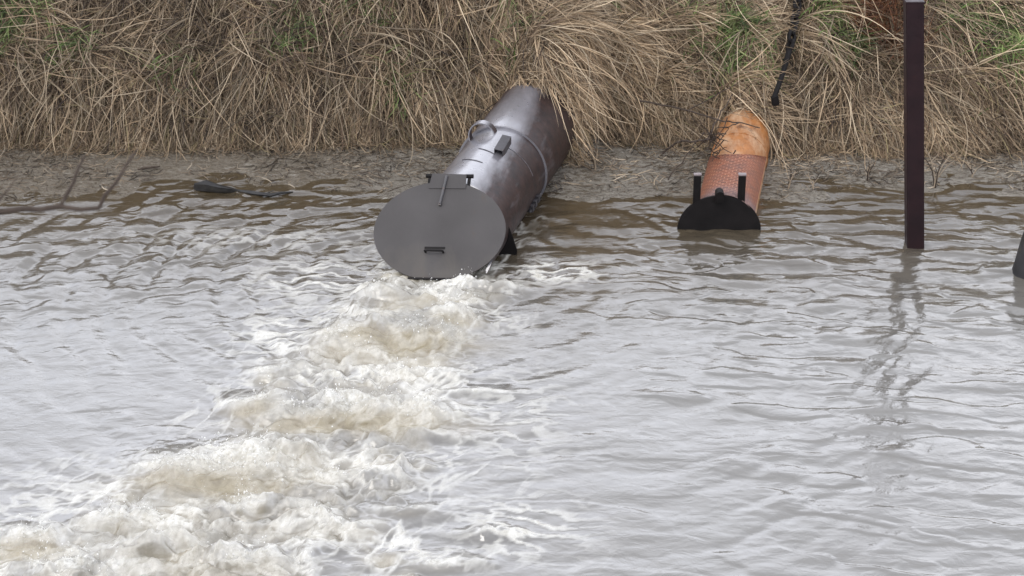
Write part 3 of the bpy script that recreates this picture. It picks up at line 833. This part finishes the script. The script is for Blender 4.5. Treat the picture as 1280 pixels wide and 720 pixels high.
parts = [
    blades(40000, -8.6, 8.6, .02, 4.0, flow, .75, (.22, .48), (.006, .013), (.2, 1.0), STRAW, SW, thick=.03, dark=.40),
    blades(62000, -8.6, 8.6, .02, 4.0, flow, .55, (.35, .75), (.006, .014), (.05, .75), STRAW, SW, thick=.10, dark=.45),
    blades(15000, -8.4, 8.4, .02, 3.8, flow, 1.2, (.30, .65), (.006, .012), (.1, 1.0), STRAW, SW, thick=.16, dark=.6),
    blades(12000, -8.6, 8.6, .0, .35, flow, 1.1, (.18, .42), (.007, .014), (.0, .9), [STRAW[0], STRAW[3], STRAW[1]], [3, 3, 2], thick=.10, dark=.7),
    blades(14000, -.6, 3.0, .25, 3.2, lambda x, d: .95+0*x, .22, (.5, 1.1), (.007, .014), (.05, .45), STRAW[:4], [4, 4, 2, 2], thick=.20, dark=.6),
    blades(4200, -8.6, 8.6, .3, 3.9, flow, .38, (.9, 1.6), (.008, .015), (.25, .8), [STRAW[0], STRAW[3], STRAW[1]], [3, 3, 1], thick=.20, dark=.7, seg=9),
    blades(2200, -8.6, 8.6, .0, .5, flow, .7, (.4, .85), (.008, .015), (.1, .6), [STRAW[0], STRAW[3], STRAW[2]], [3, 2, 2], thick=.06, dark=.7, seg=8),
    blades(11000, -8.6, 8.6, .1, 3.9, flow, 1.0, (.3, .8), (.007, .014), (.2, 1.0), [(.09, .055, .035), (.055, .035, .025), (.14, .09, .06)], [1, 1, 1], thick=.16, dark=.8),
]
V, F, Cc = join(parts)
me = fast_mesh('dry_grass', V, F); color_attr(me, 'col', Cc); smooth(me)
link('dry_grass', me, M['grass'], label='matted dry straw-coloured grass drooping down the river bank', cat='grass', kind='stuff')
# green shoots
GREEN = [(.15, .23, .06), (.24, .30, .10), (.10, .15, .045), (.32, .34, .15)]
gp = []
for px, py, r, n in ((905, 60, .42, 500), (940, 75, .30, 420), (880, 40, .35, 250), (1045, 40, .30, 330), (1060, 70, .22, 220), (1250, 60, .45, 420), (1275, 90, .3, 250), (1200, 25, .5, 300), (15, 45, .40, 420), (5, 20, .35, 300), (90, 70, .25, 120), (495, 130, .16, 80), (660, 12, .35, 200), (455, 15, .4, 160), (370, 55, .4, 160), (760, 10, .4, 120), (215, 95, .3, 80)):
    n = int(n*.85); g = ground_hit(px, py)
    x = g.x+rng.normal(0, r*.55, n); y = g.y+rng.normal(0, r*.55, n)
    ok = y > yg(x)+.15; x, y = x[ok], y[ok]
    gp.append(blades(0, 0, 0, 0, 0, flow, 1.3, (.18, .42), (.009, .017), (.4, 1.4), GREEN, [3, 3, 2, 2], thick=.26, dark=.7, roots=(x, y)))
V, F, Cc = join(gp)
me = fast_mesh('green_shoots', V, F); color_attr(me, 'col', Cc); smooth(me)
link('green_shoots', me, M['grass'], label='patches of green grass shoots growing through the straw', cat='grass', kind='stuff')
# red-brown upright stems at the upper right
gp = []
for px, py, r, n in ((1100, 40, .30, 420), (1080, 20, .25, 250), (1125, 60, .25, 200)):
    g = ground_hit(px, py); x = g.x+rng.normal(0, r*.5, n); y = g.y+rng.normal(0, r*.5, n)
    gp.append(blades(0, 0, 0, 0, 0, 0., 1.5, (.35, .75), (.006, .012), (.9, 1.6), [(.20, .085, .045), (.28, .14, .07), (.13, .06, .04)], [1, 1, 1], thick=.1, dark=.7, roots=(x, y), up=.8))
V, F, Cc = join(gp)
me = fast_mesh('rusty_stems', V, F); color_attr(me, 'col', Cc); smooth(me)
link('rusty_stems', me, M['grass'], label='clump of upright red-brown dead stems behind the steel post', cat='grass', kind='stuff')
# straw litter strewn on the mud
n = 6500
x = rng.uniform(-7.5, 7.5, n); w_ = yw(x); g_ = yg(x); t = rng.random(n)**.5; y = w_+(g_-w_)*t
kp = (fbm(x*1.2, y*2, 3, 151) > -.1) | (t > .85); x, y = x[kp], y[kp]
V, F, Cc = blades(0, 0, 0, 0, 0, 0., 1.6, (.05, .26), (.006, .014), (-.1, .25), [(.38, .30, .21), (.26, .20, .14), (.10, .075, .055), (.48, .40, .30)], [3, 3, 3, 1.5], thick=.012, dark=.9, roots=(x, y))
me = fast_mesh('straw_litter', V, F); color_attr(me, 'col', Cc); smooth(me)
link('straw_litter', me, M['grass'], label='loose straw and stalk litter lying on the wet mud', cat='litter', kind='stuff')

# ------------------------------------------------------------ weeds, twigs, log
def weed(px, py, hgt, n, label):
    b0 = ground_hit(px, py); e = empty('dead_weed', b0, label, 'weed', 'dead weeds on the mud')
    for i in range(n):
        a = random.uniform(-.5, .5); f = random.uniform(-.3, .3); L = hgt*random.uniform(.55, 1.1)
        pts = [b0+Vector((a*L*t*t+random.uniform(-.008, .008), f*L*t, L*t*(1-.25*t*abs(a)))) for t in np.linspace(0, 1, 6)]
        bb = B(); bb.tube(pts, [.009, .008, .007, .006, .005, .003], 6)
        for k in range(3):
            p = pts[random.randint(2, 4)]; q = p+Vector((random.uniform(-.09, .09), random.uniform(-.03, .03), random.uniform(.0, .09)))
            bb.tube([p, (p+q)/2+Vector((0, 0, .01)), q], [.005, .004, .002], 5)
        bb.build('stem', M['twig' if i % 2 else 'straw'], e)
m, nt, b = mat_new('straw_stalk'); M['straw'] = m
nt.links.new(mix(nt, nz(nt, 30, 4, .6, objvec(nt)), (.26, .20, .14), (.42, .34, .25)), b.inputs['Base Color']); b.inputs['Roughness'].default_value = .7
weed(744, 214, .42, 4, 'thin dead weed at the right flank of the big pipe')
weed(722, 208, .30, 2, 'short dead weed tight against the big pipe by the bank')
weed(986, 236, .30, 4, 'pale dead weed on the mud right of the orange pipe')
weed(1016, 238, .22, 3, 'small dark weed tuft between the orange pipe and the steel post')
weed(1084, 226, .42, 4, 'tall straw weed on the mud just left of the steel post')
weed(1168, 236, .60, 5, 'tallest straw weed, just right of the steel post')
weed(1215, 222, .22, 3, 'low weed tuft on the mud at the right edge of the photo')

def limb(bb, p, q, r0, r1, sag=.0, wob=.02, n=9):
    pts = []
    for i in range(n):
        t = i/(n-1); o = Vector((random.uniform(-wob, wob), random.uniform(-wob, wob), random.uniform(-wob, wob))) if 0 < i < n-1 else Vector()
        pts.append(p.lerp(q, t)+o+Vector((0, 0, -sag*4*t*(1-t))))
    bb.tube(pts, [r0+(r1-r0)*i/(n-1) for i in range(n)], 7)
    return pts
def at(px, py, y): return PY(px, py, y)
t1 = at(800, 126, 3.9); e = empty('bare_twig', t1, 'long thin dark twig arching across the grass to the top of the orange pipe', 'twig')
bb = B(); limb(bb, t1, at(905, 152, 3.35), .012, .010, -.03, .01); limb(bb, at(905, 152, 3.35), at(950, 160, 3.5), .010, .006, -.02, .008)
bb.build('stem', M['twig'], e)
bb = B(); limb(bb, at(860, 138, 3.6), at(925, 102, 3.9), .009, .004, 0, .012); bb.build('side_shoot', M['twig'], e)
t2 = at(828, 192, 3.2); e = empty('bare_twig', t2, 'dark crooked twig hooked over the left flank of the orange pipe', 'twig')
bb = B(); p = limb(bb, t2, at(852, 176, 3.0), .012, .013, -.02, .006); limb(bb, at(852, 176, 3.0), at(895, 172, 2.85), .014, .012, .02, .01); bb.build('stem', M['twig'], e)
bb = B(); limb(bb, at(880, 178, 2.9), at(915, 118, 3.6), .012, .006, 0, .02); bb.build('side_shoot', M['twig'], e)
bb = B(); limb(bb, at(835, 225, 2.6), at(880, 165, 3.0), .008, .006, 0, .015); bb.build('side_shoot', M['twig'], e)
# tangle of dead stuff on the orange pipe's left shoulder
bb = B()
for i in range(26):
    px, py = random.gauss(893, 9), random.gauss(174, 9)
    q = at(px, py, 2.75+random.uniform(-.05, .05)); dd_ = Vector((random.uniform(-.14, .14), random.uniform(-.1, .1), random.uniform(-.12, .12)))
    limb(bb, q-dd_, q+dd_, .008, .004, random.uniform(-.03, .03), .012, 6)
o = bb.build('twig_tangle', M['twig'], None, origin=at(893, 176, 2.8)); o['label'] = 'dark tangle of dead roots caught on the orange pipe'; o['category'] = 'debris'

# sunken log at the left
lg = P(244, 233, .03); le = empty('sunken_log', lg, 'black wet log half sunk at the mud edge, left of the big pipe', 'log')
bb = B(); bb.tube([P(243, 232, .02), P(246, 232, .05), P(258, 232, .06), P(275, 234, .055), P(289, 237, .03), P(300, 239, .0)], [.02, .055, .068, .06, .042, .02], 14)
for v in bb.bm.verts: v.co += Vector((0, .03*float(noise(v.co.x*9, v.co.z*20, 7)), .035*float(noise(v.co.x*8, v.co.y*14, 3))-.012))
bb.build('trunk', M['wood'], le)
bb = B(); bb.tube([P(296, 238, .01), P(315, 241, .035), P(338, 244, .03), P(352, 241, .04), P(366, 240, .02)], [.014, .028, .024, .018, .008], 8)
bb.tube([P(330, 243, .01), P(342, 238, .06)], [.012, .005], 6)
bb.build('branch', M['wood'], le)
o = B().tube([P(172, 212, .05), P(180, 210, .07), P(200, 208, .06)], [.01, .018, .008], 8).build('driftwood_stick', M['twig'], None, origin=P(180, 210, .05)); o['label'] = 'short dark stick lying on the mud under the grass edge'; o['category'] = 'stick'

# sapling on the near bank, one bare branch reaching into view (close to the lens, so soft)
def near(px, py, t): return CAM+ray(px, py)*t
tr0 = near(-330, 330, 4.2); gz = float(H(np.array([tr0.x]), np.array([tr0.y]))[0])
sp = empty('bare_sapling', Vector((tr0.x, tr0.y, gz)), 'out-of-focus bare brown branch reaching in from the left edge', 'branch')
bb = B(); limb(bb, Vector((tr0.x-.1, tr0.y, gz-.1)), tr0+Vector((0, 0, .9)), .03, .016, 0, .015); bb.build('trunk', M['twig'], sp)
bb = B()
k1 = near(0, 265, 4.2); k2 = near(75, 258, 4.2); k3 = near(124, 260, 4.2)
bb.tube([tr0, (tr0+k1)/2+Vector((0, 0, .01)), k1, near(28, 261, 4.2), near(50, 262, 4.2), k2, near(100, 262, 4.2), k3], [.010, .008, .0066, .0064, .006, .0058, .005, .0046], 8)
bb.build('branch', M['twig'], sp)
bb = B(); bb.tube([k2, near(82, 246, 4.2), near(92, 228, 4.2), near(96, 214, 4.2), near(106, 194, 4.2)], [.0046, .0042, .0038, .0034, .0022], 7); bb.build('side_twig', M['twig'], sp)
bb = B(); bb.tube([k3, near(131, 244, 4.2), near(146, 227, 4.2), near(158, 206, 4.2), near(172, 186, 4.2)], [.0044, .004, .0036, .003, .002], 7); bb.build('side_twig', M['twig'], sp)
bb = B(); bb.tube([near(2, 246, 4.2), near(10, 238, 4.2), near(22, 220, 4.2)], [.002, .002, .001], 7); bb.tube([near(-12, 266, 4.2), near(2, 246, 4.2)], [.003, .003], 7); bb.build('side_twig', M['twig'], sp)

# ------------------------------------------------------------ light
W = bpy.data.worlds.new('World'); S.world = W; W.use_nodes = True
nt = W.node_tree; nt.nodes.clear()
out = nd(nt, 'ShaderNodeOutputWorld'); bg = nd(nt, 'ShaderNodeBackground'); nt.links.new(bg.outputs[0], out.inputs[0])
sky = nd(nt, 'ShaderNodeTexSky', sky_type='NISHITA'); sky.sun_disc = False
SE, SRn = R(50), R(205)
sky.sun_elevation = SE; sky.sun_rotation = SRn
tcw = nd(nt, 'ShaderNodeTexCoord'); mp = nd(nt, 'ShaderNodeMapping'); mp.inputs['Scale'].default_value = (1, 1, 2.4)
nt.links.new(tcw.outputs['Generated'], mp.inputs[0])
cl = nd(nt, 'ShaderNodeTexNoise'); cl.inputs['Scale'].default_value = 2.2; cl.inputs['Detail'].default_value = 6; nt.links.new(mp.outputs[0], cl.inputs[0])
cc = ramp(nt, cl.outputs['Fac'], [(.35, (13.2, 13.9, 15.8)), (.65, (18.6, 18.9, 20.2))])
sz = nd(nt, 'ShaderNodeSeparateXYZ'); nt.links.new(tcw.outputs['Generated'], sz.inputs[0])
gd = ramp(nt, sz.outputs[2], [(.0, grey(1.7)), (.40, grey(1.75)), (.64, grey(.82)), (1.0, grey(.70))])
mx = mix(nt, .9, sky.outputs[0], mix(nt, 1.0, cc, gd, 'MULTIPLY'))
nt.links.new(mx, bg.inputs[0]); bg.inputs[1].default_value = .100
sl = bpy.data.lights.new('sun', 'SUN'); sl.energy = 1.0; sl.angle = R(26); sl.color = (1, .96, .90)
so = bpy.data.objects.new('sun', sl); COL.objects.link(so)
sdir = Vector((math.sin(SRn)*math.cos(SE), math.cos(SRn)*math.cos(SE), math.sin(SE)))   # towards the sun
so.rotation_euler = sdir.to_track_quat('Z', 'Y').to_euler(); so.location = sdir*40

# ------------------------------------------------------------ camera
cd = bpy.data.cameras.new('camera'); cam = bpy.data.objects.new('camera', cd); COL.objects.link(cam)
cam.location = CAM; cam.rotation_euler = (math.pi/2-PITCH, 0, 0)
cd.sensor_width = 36; cd.lens = FPX/1280*36; cd.clip_start = .05; cd.clip_end = 2000
cd.dof.use_dof = True; cd.dof.focus_distance = 22.3; cd.dof.aperture_fstop = 9.0
S.camera = cam
S.render.resolution_x = 1024; S.render.resolution_y = 576
S.view_settings.view_transform = 'Standard'; S.view_settings.look = 'None'; S.view_settings.exposure = 0; S.view_settings.gamma = 1
S.cycles.max_bounces = 6
